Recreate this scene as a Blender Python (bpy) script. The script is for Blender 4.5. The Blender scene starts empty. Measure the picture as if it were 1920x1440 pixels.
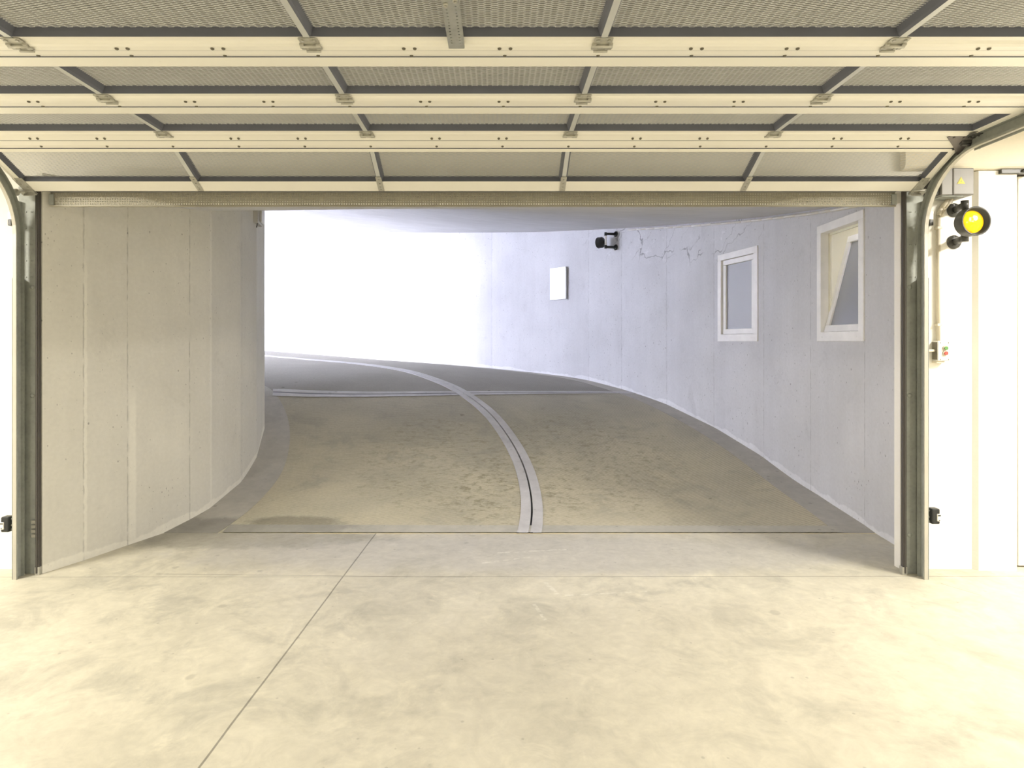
import bpy, bmesh, math, random
from mathutils import Vector, Matrix
random.seed(7)
C = bpy.context.scene.collection
R = math.radians
sc = bpy.context.scene

# ------------------------------------------------------------------ camera
cam_d = bpy.data.cameras.new('camera')
cam_d.sensor_width = 36
cam_d.lens = 1150 / 1920 * 36
cam_d.shift_x = 28 / 1920
cam_d.shift_y = -80 / 1920
cam_d.clip_start = 0.05
cam = bpy.data.objects.new('camera', cam_d)
cam.location = (0, 0, 1.5)
cam.rotation_euler = (R(90), 0, 0)
C.objects.link(cam)
sc.camera = cam

# ------------------------------------------------------------------ world, exposure, lights
SKY = 25.5
w = bpy.data.worlds.new('sky')
sc.world = w
w.use_nodes = True
bg = w.node_tree.nodes['Background']
bg.inputs['Color'].default_value = (0.74, 0.77, 1.0, 1)
bg.inputs['Strength'].default_value = SKY
sc.view_settings.view_transform = 'Standard'
sc.view_settings.look = 'None'
sc.view_settings.gamma = 1
sc.view_settings.use_curve_mapping = False
sc.view_settings.exposure = 0.0
try:
    sc.cycles.max_bounces = 10
    sc.cycles.diffuse_bounces = 6
    sc.cycles.use_denoising = True
except Exception:
    pass

def area_light(name, loc, size, size_y, power, col, rot=(0, 0, 0)):
    d = bpy.data.lights.new(name, 'AREA')
    d.shape = 'RECTANGLE'
    d.size = size
    d.size_y = size_y
    d.energy = power
    d.color = col
    o = bpy.data.objects.new(name, d)
    o.location = loc
    o.rotation_euler = rot
    C.objects.link(o)
    return o

WARM = (1.0, 0.945, 0.845)
COOL = (0.86, 0.86, 1.0)
# ceiling lamps of the garage: (x, y, power); every one of them hangs under a lamp housing built below
GARAGE_LAMPS = [(4.25, 2.3, 235), (-4.55, 1.9, 230), (0.6, -1.2, 110), (-3.6, -1.6, 135), (3.9, -1.6, 130)]
for gx, gy, gp in GARAGE_LAMPS:
    area_light('lamp_light', (gx, gy, 2.895), 0.16, 1.4, gp, WARM)
RAMP_FILL_LAMPS = [(0.4, 4.38, 2.50, 22)]  # added fill for the ramp, out of view behind the lintel
for gx, gy, gz, gp in RAMP_FILL_LAMPS:
    area_light('lamp_light', (gx, gy, gz), 1.2, 0.12, gp, COOL)

# low sun shining down the open upper end of the ramp
sd = bpy.data.lights.new('sun', 'SUN')
sd.energy = 8.5
sd.angle = R(22)
sd.color = (0.95, 0.95, 1.0)
so_ = bpy.data.objects.new('sun', sd)
so_.rotation_euler = Vector((.78, .62, -.09)).to_track_quat('-Z', 'Y').to_euler()
C.objects.link(so_)

# ------------------------------------------------------------------ node helpers
class NT:
    def __init__(s, name):
        s.m = bpy.data.materials.new(name)
        s.m.use_nodes = True
        s.t = s.m.node_tree
        s.n = s.t.nodes
        s.b = s.n['Principled BSDF']
    def new(s, kind, **kw):
        n = s.n.new(kind)
        for k, v in kw.items():
            setattr(n, k, v)
        return n
    def put(s, sock, v):
        if hasattr(v, 'is_linked') or isinstance(v, bpy.types.NodeSocket):
            s.t.links.new(v, sock)
        else:
            if isinstance(v, tuple) and sock.type == 'VECTOR': v = v[:3]
            sock.default_value = v
    def math(s, op, a, b=0.0, c=0.0, clamp=False):
        n = s.new('ShaderNodeMath', operation=op, use_clamp=clamp)
        s.put(n.inputs[0], a); s.put(n.inputs[1], b); s.put(n.inputs[2], c)
        return n.outputs[0]
    def step(s, v, lo, hi):
        n = s.new('ShaderNodeMapRange', interpolation_type='SMOOTHSTEP')
        s.put(n.inputs['Value'], v)
        n.inputs['From Min'].default_value = lo
        n.inputs['From Max'].default_value = hi
        return n.outputs['Result']
    def maprange(s, v, a, b, c, d):
        n = s.new('ShaderNodeMapRange')
        s.put(n.inputs['Value'], v)
        for k, x in zip(('From Min', 'From Max', 'To Min', 'To Max'), (a, b, c, d)):
            n.inputs[k].default_value = x
        return n.outputs['Result']
    def uv(s, name):
        return s.new('ShaderNodeUVMap', uv_map=name).outputs[0]
    def obj(s):
        return s.new('ShaderNodeTexCoord').outputs['Object']
    def scaled(s, vec, sx, sy, sz):
        n = s.new('ShaderNodeVectorMath', operation='MULTIPLY')
        s.put(n.inputs[0], vec); n.inputs[1].default_value = (sx, sy, sz)
        return n.outputs[0]
    def xyz(s, vec):
        n = s.new('ShaderNodeSeparateXYZ'); s.put(n.inputs[0], vec)
        return n.outputs
    def noise(s, vec, scale, detail=4, rough=0.55, dist=0.0):
        n = s.new('ShaderNodeTexNoise')
        s.put(n.inputs['Vector'], vec)
        n.inputs['Scale'].default_value = scale
        n.inputs['Detail'].default_value = detail
        n.inputs['Roughness'].default_value = rough
        n.inputs['Distortion'].default_value = dist
        return n.outputs['Fac']
    def vor(s, vec, scale, feature='F1'):
        n = s.new('ShaderNodeTexVoronoi', feature=feature)
        s.put(n.inputs['Vector'], vec)
        n.inputs['Scale'].default_value = scale
        return n
    def mix(s, fac, a, b):
        n = s.new('ShaderNodeMix', data_type='RGBA')
        s.put(n.inputs[0], fac); s.put(n.inputs[6], a); s.put(n.inputs[7], b)
        return n.outputs[2]
    def mul(s, col, v):
        n = s.new('ShaderNodeVectorMath', operation='SCALE')
        s.put(n.inputs[0], col); s.put(n.inputs['Scale'], v)
        return n.outputs[0]
    def bump(s, h, strength, dist):
        n = s.new('ShaderNodeBump')
        n.inputs['Strength'].default_value = strength
        n.inputs['Distance'].default_value = dist
        s.put(n.inputs['Height'], h)
        s.t.links.new(n.outputs[0], s.b.inputs['Normal'])

def c4(c):
    return (c[0], c[1], c[2], 1)

def simple(name, col, rough=0.5, metal=0.0, var=0.06, vscale=6.0, spec=0.5, emit=None):
    k = NT(name)
    n = k.noise(k.obj(), vscale, 3)
    k.put(k.b.inputs['Base Color'], k.mul(c4(col), k.maprange(n, 0.3, 0.7, 1 - var, 1 + var)))
    k.b.inputs['Roughness'].default_value = rough
    k.b.inputs['Metallic'].default_value = metal
    k.b.inputs['Specular IOR Level'].default_value = spec
    if emit:
        k.b.inputs['Emission Color'].default_value = c4(emit[0])
        k.b.inputs['Emission Strength'].default_value = emit[1]
    return k.m

def pores(k, vec, scale, size, seed_scale=1.7):
    """small air holes in cast concrete: 1 inside a hole"""
    v = k.vor(vec, scale)
    rnd = k.xyz(v.outputs['Color'])[0]
    r = k.maprange(rnd, 0.45, 1.0, 0.0, size)
    r = k.math('MULTIPLY', r, k.step(k.noise(vec, seed_scale, 2), 0.30, 0.58))
    d = k.math('SUBTRACT', r, v.outputs['Distance'])
    return k.step(d, 0.0, 0.06)

def wall_concrete(name, base, joints, pore=0.24, crack=None, foot=0.35, light_streaks=()):
    k = NT(name)
    uv = k.uv('metres')
    ft = k.uv('foot')
    u, v, _ = k.xyz(uv)
    h = k.xyz(ft)[1]
    col = c4(base)
    n1 = k.noise(uv, 1.1, 5)
    n2 = k.noise(k.scaled(uv, 5.0, 0.5, 1), 1.6, 4)
    n3 = k.noise(uv, 34, 3)
    val = k.maprange(n1, 0.3, 0.7, 0.93, 1.06)
    val = k.math('MULTIPLY', val, k.maprange(n2, 0.3, 0.7, 0.975, 1.02))
    val = k.math('MULTIPLY', val, k.maprange(n3, 0.3, 0.7, 0.97, 1.03))
    wob = k.math('MULTIPLY', k.math('SUBTRACT', k.noise(k.scaled(uv, 0.2, 6, 1), 2.0, 3), 0.5), 0.012)
    lines = None
    for j in joints:
        d = k.math('ABSOLUTE', k.math('SUBTRACT', k.math('ADD', u, wob), j))
        l = k.math('SUBTRACT', 1.0, k.step(d, 0.002, 0.007))
        lines = l if lines is None else k.math('MAXIMUM', lines, l)
    brk = k.step(k.noise(k.scaled(uv, 1, 3, 1), 3.0, 3), 0.35, 0.6)
    lines = k.math('MULTIPLY', lines, brk)
    val = k.math('MULTIPLY', val, k.maprange(lines, 0, 1, 1.0, 0.72))
    val = k.math('MULTIPLY', val, k.maprange(k.step(k.noise(k.scaled(uv, 1.0, .7, 1), 3.1, 6, .7, .6), .55, .72), 0, 1, 1.0, 0.92))
    val = k.math('MULTIPLY', val, k.maprange(pores(k, k.scaled(uv, 1, .7, 1), 27, pore), 0, 1, 1.0, 0.55))
    val = k.math('MULTIPLY', val, k.maprange(pores(k, k.scaled(uv, 1, 0.45, 1), 55, pore * 1.15), 0, 1, 1.0, 0.6))
    if crack:
        dist = k.scaled(uv, 1, 1, 1)
        nn = k.new('ShaderNodeTexNoise'); k.put(nn.inputs['Vector'], uv); nn.inputs['Scale'].default_value = 7
        add = k.new('ShaderNodeVectorMath', operation='MULTIPLY_ADD')
        k.put(add.inputs[0], nn.outputs['Color']); add.inputs[1].default_value = (0.22, 0.22, 0); k.put(add.inputs[2], uv)
        rot = k.new('ShaderNodeVectorRotate', rotation_type='Z_AXIS'); k.put(rot.inputs['Vector'], add.outputs[0]); rot.inputs['Angle'].default_value = R(40)
        e = k.vor(k.scaled(rot.outputs[0], 0.55, 2.2, 1), 1.25, 'DISTANCE_TO_EDGE').outputs['Distance']
        cr = k.math('SUBTRACT', 1.0, k.step(e, 0.002, 0.012))
        m = k.math('MULTIPLY', k.step(u, crack[0] - .3, crack[0] + .3), k.math('SUBTRACT', 1, k.step(u, crack[1] - .3, crack[1] + .3)))
        top = k.xyz(k.uv('top'))[1]      # distance below the ceiling
        m = k.math('MULTIPLY', m, k.math('SUBTRACT', 1, k.step(top, crack[2] - .12, crack[2] + .12)))
        m = k.math('MULTIPLY', m, k.step(k.noise(uv, 2.2, 2), 0.4, 0.55))
        val = k.math('MULTIPLY', val, k.maprange(k.math('MULTIPLY', cr, m), 0, 1, 1, 0.5))
        eff = k.math('MULTIPLY', k.math('MULTIPLY', m, k.step(k.noise(uv, 5, 6, .7), 0.56, 0.66)), 0.55)
        col = k.mix(eff, col, (0.86, 0.86, 0.88, 1))
    # pale render patches on the joints and along the foot of the wall
    st = None
    for j, wd, top_ in light_streaks:
        d = k.math('ABSOLUTE', k.math('SUBTRACT', k.math('ADD', u, k.math('MULTIPLY', wob, 2.5)), j + wd * .6))
        l = k.math('MULTIPLY', k.math('SUBTRACT', 1.0, k.step(d, wd * .35, wd * .75)), k.math('SUBTRACT', 1, k.step(v, top_ - .4, top_)))
        st = l if st is None else k.math('MAXIMUM', st, l)
    fh = k.math('ADD', h, k.math('MULTIPLY', k.math('SUBTRACT', k.noise(k.scaled(uv, 1, 0.15, 1), 2.3, 5), 0.55), 0.20))
    sk = k.math('SUBTRACT', 1, k.step(fh, 0.03, 0.045))
    sk = k.math('MAXIMUM', sk, k.math('SUBTRACT', 1, k.step(h, 0.018, 0.026)))
    sk = k.math('MULTIPLY', sk, foot)
    if st is not None:
        sk = k.math('MAXIMUM', sk, k.math('MULTIPLY', st, 0.35))
    light = tuple(min(0.9, x * 1.35) for x in base)
    col = k.mix(sk, col, c4(light))
    k.put(k.b.inputs['Base Color'], k.mul(col, val))
    k.b.inputs['Roughness'].default_value = 0.8
    k.b.inputs['Specular IOR Level'].default_value = 0.25
    hh = k.math('ADD', k.math('MULTIPLY', n3, 0.3), k.math('MULTIPLY', n1, 1.0))
    k.bump(k.math('SUBTRACT', hh, k.math('MULTIPLY', lines, 0.8)), 0.35, 0.008)
    return k.m

def seg_line(k, x, y, ax, ay, bx, by, w0, w1):
    """1 on the segment a-b of the floor plane"""
    L = math.hypot(bx - ax, by - ay); dx, dy = (bx - ax) / L, (by - ay) / L
    px = k.math('SUBTRACT', x, ax); py = k.math('SUBTRACT', y, ay)
    t = k.math('ADD', k.math('MULTIPLY', px, dx), k.math('MULTIPLY', py, dy))
    s = k.math('ABSOLUTE', k.math('SUBTRACT', k.math('MULTIPLY', px, dy), k.math('MULTIPLY', py, dx)))
    l = k.math('SUBTRACT', 1, k.step(s, w0, w1))
    m = k.math('MULTIPLY', k.math('GREATER_THAN', t, 0), k.math('LESS_THAN', t, L))
    return k.math('MULTIPLY', l, m)

def blob(k, x, y, cx, cy, rx, ry, nz):
    a = k.math('DIVIDE', k.math('SUBTRACT', x, cx), rx)
    b = k.math('DIVIDE', k.math('SUBTRACT', y, cy), ry)
    d = k.math('ADD', k.math('MULTIPLY', a, a), k.math('MULTIPLY', b, b))
    d = k.math('ADD', d, k.math('MULTIPLY', k.math('SUBTRACT', nz, 0.5), 2.2))
    return k.math('SUBTRACT', 1, k.step(d, 0.35, 1.3))

def floor_mat():
    k = NT('power_floated_concrete')
    p = k.new('ShaderNodeNewGeometry').outputs['Position']
    x, y, _ = k.xyz(p)
    n1 = k.noise(p, 0.55, 6, .6, .4)
    n2 = k.noise(p, 2.4, 6, .65, .6)
    n3 = k.noise(p, 22, 4)
    col = k.mix(k.step(n1, 0.35, 0.68), (0.63, 0.59, 0.465, 1), (0.49, 0.46, 0.365, 1))
    col = k.mix(k.math('MULTIPLY', k.step(n2, 0.46, 0.66), 0.6), col, (0.40, 0.38, 0.31, 1))
    col = k.mix(k.math('MULTIPLY', k.step(k.noise(p, 3.7, 5, .7, .8), 0.56, 0.72), 0.45), col, (0.72, 0.67, 0.52, 1))
    # greyer zone on the way to the ramp
    b1 = blob(k, x, y, 0.3, 4.35, 2.6, 0.42, n2)
    col = k.mix(k.math('MULTIPLY', b1, 0.6), col, (0.43, 0.415, 0.38, 1))
    b3 = blob(k, x, y, 1.1, 2.7, 1.9, 0.9, n1)
    col = k.mix(k.math('MULTIPLY', b3, 0.25), col, (0.44, 0.40, 0.31, 1))
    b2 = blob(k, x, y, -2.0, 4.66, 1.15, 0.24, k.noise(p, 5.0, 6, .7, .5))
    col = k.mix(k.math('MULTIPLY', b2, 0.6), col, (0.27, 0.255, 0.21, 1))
    n4 = k.noise(p, 7.5, 6, .72, .8)
    val = k.math('MULTIPLY', k.maprange(n3, 0.3, 0.7, 0.95, 1.04), k.maprange(n4, 0.32, 0.68, 0.90, 1.07))
    # oval drip spots
    v = k.vor(k.scaled(p, 1, 1.0, 0), 5.2)
    rnd = k.xyz(v.outputs['Color'])[0]
    r = k.math('MULTIPLY', k.maprange(rnd, 0.5, 1.0, 0.0, 0.22), k.step(k.noise(p, 0.8, 2), 0.42, 0.6))
    dv = k.math('ADD', v.outputs['Distance'], k.math('MULTIPLY', k.math('SUBTRACT', n3, .5), 0.12))
    spot = k.step(k.math('SUBTRACT', r, dv), 0.0, 0.08)
    val = k.math('MULTIPLY', val, k.maprange(spot, 0, 1, 1.0, 0.80))
    v2 = k.vor(k.scaled(p, 1, 1, 0), 19)
    r2 = k.maprange(k.xyz(v2.outputs['Color'])[1], 0.8, 1.0, 0.0, 0.2)
    val = k.math('MULTIPLY', val, k.maprange(k.step(k.math('SUBTRACT', r2, v2.outputs['Distance']), 0, .08), 0, 1, 1.0, 0.78))
    wob = k.math('MULTIPLY', k.math('SUBTRACT', k.noise(p, 1.5, 3), .5), 0.012)
    xw = k.math('ADD', x, wob); yw = k.math('ADD', y, wob)
    ln = seg_line(k, xw, yw, -1.13, 0.0, -0.948, 4.79, 0.003, 0.006)
    for a in ((-6, 3.895, 6, 3.925, 0.0018, 0.005), (-2.2, 3.955, -0.2, 3.90, 0.002, 0.005), (3.32, 3.86, 3.55, 3.66, .002, .005), (2.75, 3.80, 2.86, 3.62, .0015, .004)):
        ln = k.math('MAXIMUM', ln, k.math('MULTIPLY', seg_line(k, xw, yw, *a), 0.85))
    val = k.math('MULTIPLY', val, k.maprange(ln, 0, 1, 1, 0.48))
    scr = seg_line(k, xw, yw, 0.40, 3.62, 0.90, 3.68, 0.004, 0.012)
    for a in ((0.30, 3.82, 0.36, 3.64, .008, .02), (0.21, 3.5, 0.26, 3.3, .006, .014), (-.1, 4.15, .25, 4.27, .004, .012), (.0, 4.35, .5, 4.42, .006, .016)):
        scr = k.math('MAXIMUM', scr, seg_line(k, xw, yw, *a))
    col = k.mix(k.math('MULTIPLY', k.math('MULTIPLY', scr, k.step(n3, .4, .6)), 0.35), col, (0.8, 0.78, 0.68, 1))
    edge = seg_line(k, x, k.math('ADD', y, k.math('MULTIPLY', wob, .6)), -1.6, 4.785, 4, 4.785, 0.004, 0.010)
    col = k.mix(k.math('MULTIPLY', edge, k.step(n2, .35, .6)), col, (0.80, 0.66, 0.33, 1))
    k.put(k.b.inputs['Base Color'], k.mul(col, val))
    k.put(k.b.inputs['Roughness'], k.maprange(n2, 0.3, 0.7, 0.48, 0.7))
    k.b.inputs['Specular IOR Level'].default_value = 0.3
    k.bump(k.math('SUBTRACT', k.math('MULTIPLY', n3, .3), ln), 0.25, 0.004)
    return k.m

def ramp_mat(name, slope, pitch):
    """brushed, grooved concrete; grooves run across the lane"""
    k = NT(name)
    uv = k.uv('metres')
    p = k.new('ShaderNodeNewGeometry').outputs['Position']
    u, v, _ = k.xyz(uv)
    ph = k.math('DIVIDE', k.math('ADD', u, k.math('MULTIPLY', v, slope)), pitch)
    ph = k.math('ADD', ph, k.math('MULTIPLY', k.noise(p, 2, 2), 0.5))
    s = k.math('SINE', k.math('MULTIPLY', ph, 2 * math.pi))
    groove = k.step(s, 0.1, 0.95)
    keep = k.step(k.noise(k.scaled(uv, 1, 1, 1), 1.3, 3), 0.3, 0.62)
    groove = k.math('MULTIPLY', groove, k.maprange(keep, 0, 1, 0.45, 1))
    n1 = k.noise(p, 0.7, 5, .6, .5)
    n2 = k.noise(p, 2.7, 6, .68, .5)
    n3 = k.noise(p, 40, 3)
    col = k.mix(k.step(n1, 0.35, 0.65), (0.54, 0.49, 0.35, 1), (0.44, 0.405, 0.30, 1))
    col = k.mix(k.math('MULTIPLY', k.step(n2, 0.5, 0.7), 0.5), col, (0.33, 0.312, 0.24, 1))
    xx, yy, _ = k.xyz(p)
    # the bay above the cross joint is greyer and darker; the lower bay darkens gradually towards the joint
    side = k.math('SUBTRACT', k.math('MULTIPLY', k.math('SUBTRACT', yy, 7.74), 0.9465), k.math('MULTIPLY', k.math('SUBTRACT', xx, -2.83), 0.3226))
    col = k.mix(k.math('MULTIPLY', k.step(k.math('ADD', side, k.math('MULTIPLY', k.math('SUBTRACT', n2, .5), 1.6)), -3.0, -0.3), 0.5), col, (0.30, 0.285, 0.235, 1))
    col = k.mix(k.step(side, -0.01, 0.01), col, k.mix(n2, (0.315, 0.30, 0.26, 1), (0.265, 0.25, 0.215, 1)))
    n5 = k.noise(k.scaled(p, 1.0, 1.4, 1), 11, 7, .75, .2)
    for bx_, by_, rx_, ry_, st_ in ((-.55, 6.4, .9, 1.3, .55), (1.0, 6.6, 1.1, 1.5, .6), (-.05, 5.6, .35, .9, .6), (.5, 5.4, .3, .6, .5)):
        bb = k.math('MULTIPLY', blob(k, xx, yy, bx_, by_, rx_, ry_, n2), k.step(n5, .47, .66))
        col = k.mix(k.math('MULTIPLY', bb, st_), col, (0.25, 0.225, 0.14, 1))
    v2 = k.vor(k.scaled(p, 1, 1, 0), 6)
    r2 = k.math('MULTIPLY', k.maprange(k.xyz(v2.outputs['Color'])[1], 0.45, 1.0, 0.0, 0.24), k.step(k.noise(p, 1.3, 2), 0.48, 0.66))
    dv = k.math('ADD', v2.outputs['Distance'], k.math('MULTIPLY', k.math('SUBTRACT', k.noise(p, 15, 3), .5), 0.3))
    spot = k.step(k.math('SUBTRACT', r2, dv), 0, .08)
    val = k.maprange(n3, 0.3, 0.7, 0.93, 1.06)
    val = k.math('MULTIPLY', val, k.maprange(spot, 0, 1, 1, 0.62))
    val = k.math('MULTIPLY', val, k.maprange(groove, 0, 1, 1.06, 0.80))
    x, y, _ = k.xyz(p)
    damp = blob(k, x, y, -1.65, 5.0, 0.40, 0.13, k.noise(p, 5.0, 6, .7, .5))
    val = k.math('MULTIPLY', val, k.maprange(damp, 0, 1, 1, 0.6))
    k.put(k.b.inputs['Base Color'], k.mul(col, val))
    k.b.inputs['Roughness'].default_value = 0.75
    k.b.inputs['Specular IOR Level'].default_value = 0.3
    k.bump(k.math('SUBTRACT', 0.0, groove), 0.6, 0.006)
    return k.m

def strip_mat(name, base):
    k = NT(name)
    p = k.new('ShaderNodeNewGeometry').outputs['Position']
    n = k.noise(p, 2.5, 6, .65, .4)
    n2 = k.noise(k.scaled(p, 1, 1, 1), 9, 5, .7)
    val = k.math('MULTIPLY', k.maprange(n, 0.3, 0.7, 0.88, 1.08), k.maprange(n2, 0.3, 0.75, 1.05, 0.86))
    v2 = k.vor(k.scaled(p, 1, 1, 0), 14)
    r2 = k.maprange(k.xyz(v2.outputs['Color'])[1], 0.8, 1.0, 0.0, 0.3)
    val = k.math('MULTIPLY', val, k.maprange(k.step(k.math('SUBTRACT', r2, v2.outputs['Distance']), 0, .08), 0, 1, 1.0, 0.75))
    x, y, _ = k.xyz(p)
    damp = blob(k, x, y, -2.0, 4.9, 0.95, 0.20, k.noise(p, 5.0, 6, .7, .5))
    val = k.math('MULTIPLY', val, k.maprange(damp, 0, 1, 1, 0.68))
    k.put(k.b.inputs['Base Color'], k.mul(c4(base), val))
    k.b.inputs['Roughness'].default_value = 0.7
    return k.m

def plaster(name, base, rough=0.6):
    k = NT(name)
    p = k.new('ShaderNodeNewGeometry').outputs['Position']
    n = k.noise(p, 1.2, 4); n2 = k.noise(p, 60, 3)
    k.put(k.b.inputs['Base Color'], k.mul(c4(base), k.math('MULTIPLY', k.maprange(n, .3, .7, .97, 1.02), k.maprange(n2, .3, .7, .985, 1.01))))
    k.b.inputs['Roughness'].default_value = rough
    k.bump(n2, 0.2, 0.003)
    return k.m

def brushed_metal(name, col, rough=0.42, metal=0.75):
    k = NT(name)
    o = k.obj()
    n = k.noise(o, 9, 4); n2 = k.vor(o, 45).outputs['Distance']
    val = k.math('MULTIPLY', k.maprange(n, .3, .7, .88, 1.1), k.maprange(n2, 0, .6, .94, 1.06))
    k.put(k.b.inputs['Base Color'], k.mul(c4(col), val))
    k.b.inputs['Metallic'].default_value = metal
    k.b.inputs['Roughness'].default_value = rough
    return k.m

def glass_mat():
    k = NT('grey_window_glass')
    k.b.inputs['Base Color'].default_value = (0.42, 0.43, 0.47, 1)
    k.b.inputs['Roughness'].default_value = 0.12
    k.b.inputs['Transmission Weight'].default_value = 0.35
    k.b.inputs['IOR'].default_value = 1.45
    return k.m

def cream_mat():
    k = NT('cream_lacquered_aluminium')
    p = k.obj()
    n = k.noise(k.scaled(p, 1.2, 6, 6), 1.5, 4)
    n2 = k.noise(k.scaled(p, 3.0, 14, 6), 2.2, 5, .7)
    col = k.mix(k.math('MULTIPLY', k.step(n2, 0.66, 0.78), 0.35), (0.81, 0.79, 0.72, 1), (0.45, 0.42, 0.36, 1))
    k.put(k.b.inputs['Base Color'], k.mul(col, k.maprange(n, .3, .7, .985, 1.015)))
    k.b.inputs['Roughness'].default_value = 0.42
    k.b.inputs['Metallic'].default_value = 0.0
    return k.m

CREAM = cream_mat()
DARK = simple('dark_grey_profile', (0.17, 0.178, 0.215), 0.5, 0.2)
MULL = simple('light_grey_profile', (0.60, 0.61, 0.60), 0.4, 0.3)
GALV = brushed_metal('galvanised_steel', (0.44, 0.45, 0.43), 0.45, 0.6)
GALV_GREEN = brushed_metal('dull_galvanised_steel', (0.35, 0.365, 0.335), 0.62, 0.3)
STEEL_PALE = brushed_metal('pale_zinc_steel', (0.46, 0.45, 0.40), 0.42, 0.45)
TRACK_EDGE = simple('cream_edge_steel', (0.50, 0.48, 0.42), 0.45, 0.2)  # paler cream tone for the near lip of the roller track
MESHM = simple('expanded_metal_strands', (0.72, 0.73, 0.74), 0.45, 0.3)
RUBBER = simple('dark_rubber_seal', (0.075, 0.068, 0.06), 0.7)
GRILLE = simple('perforated_sheet_steel', (0.36, 0.335, 0.26), 0.5, 0.3)
SCREW = simple('dull_screw_steel', (0.16, 0.145, 0.11), 0.5, 0.6)
BLACK = simple('black_plastic', (0.02, 0.022, 0.022), 0.4)
OLIVE = simple('dark_grey_plastic', (0.055, 0.055, 0.05), 0.38)
BOXGREY = simple('grey_cabinet_lacquer', (0.25, 0.24, 0.225), 0.45)
BOXDARK = simple('shaded_cabinet_lacquer', (0.07, 0.07, 0.068), 0.5)  # darker copy of the cabinet grey, shade of its side put into the colour
WHITEP = simple('white_plastic', (0.78, 0.76, 0.70), 0.4)
CREAMP = simple('cream_plastic', (0.66, 0.60, 0.48), 0.45)
GREENB = simple('green_button', (0.13, 0.30, 0.10), 0.35)
REDB = simple('red_button', (0.75, 0.10, 0.09), 0.35)
YELL = simple('yellow_sticker', (0.85, 0.72, 0.02), 0.5)
WHITE = plaster('white_wall_paint', (0.86, 0.84, 0.78))
BEAMW = plaster('cream_beam_paint', (0.80, 0.74, 0.60))
CEILM = plaster('garage_ceiling_paint', (0.42, 0.41, 0.38))
ROOMM = plaster('pale_room_paint', (0.74, 0.70, 0.55))
FRAMEW = simple('white_window_lacquer', (0.86, 0.85, 0.82), 0.4)
FRAMEI = simple('cream_window_lacquer', (0.80, 0.78, 0.62), 0.45)
SLOT = simple('dark_slot', (0.02, 0.02, 0.02), 0.9)
GLASS = glass_mat()
LENSM = None

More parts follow.
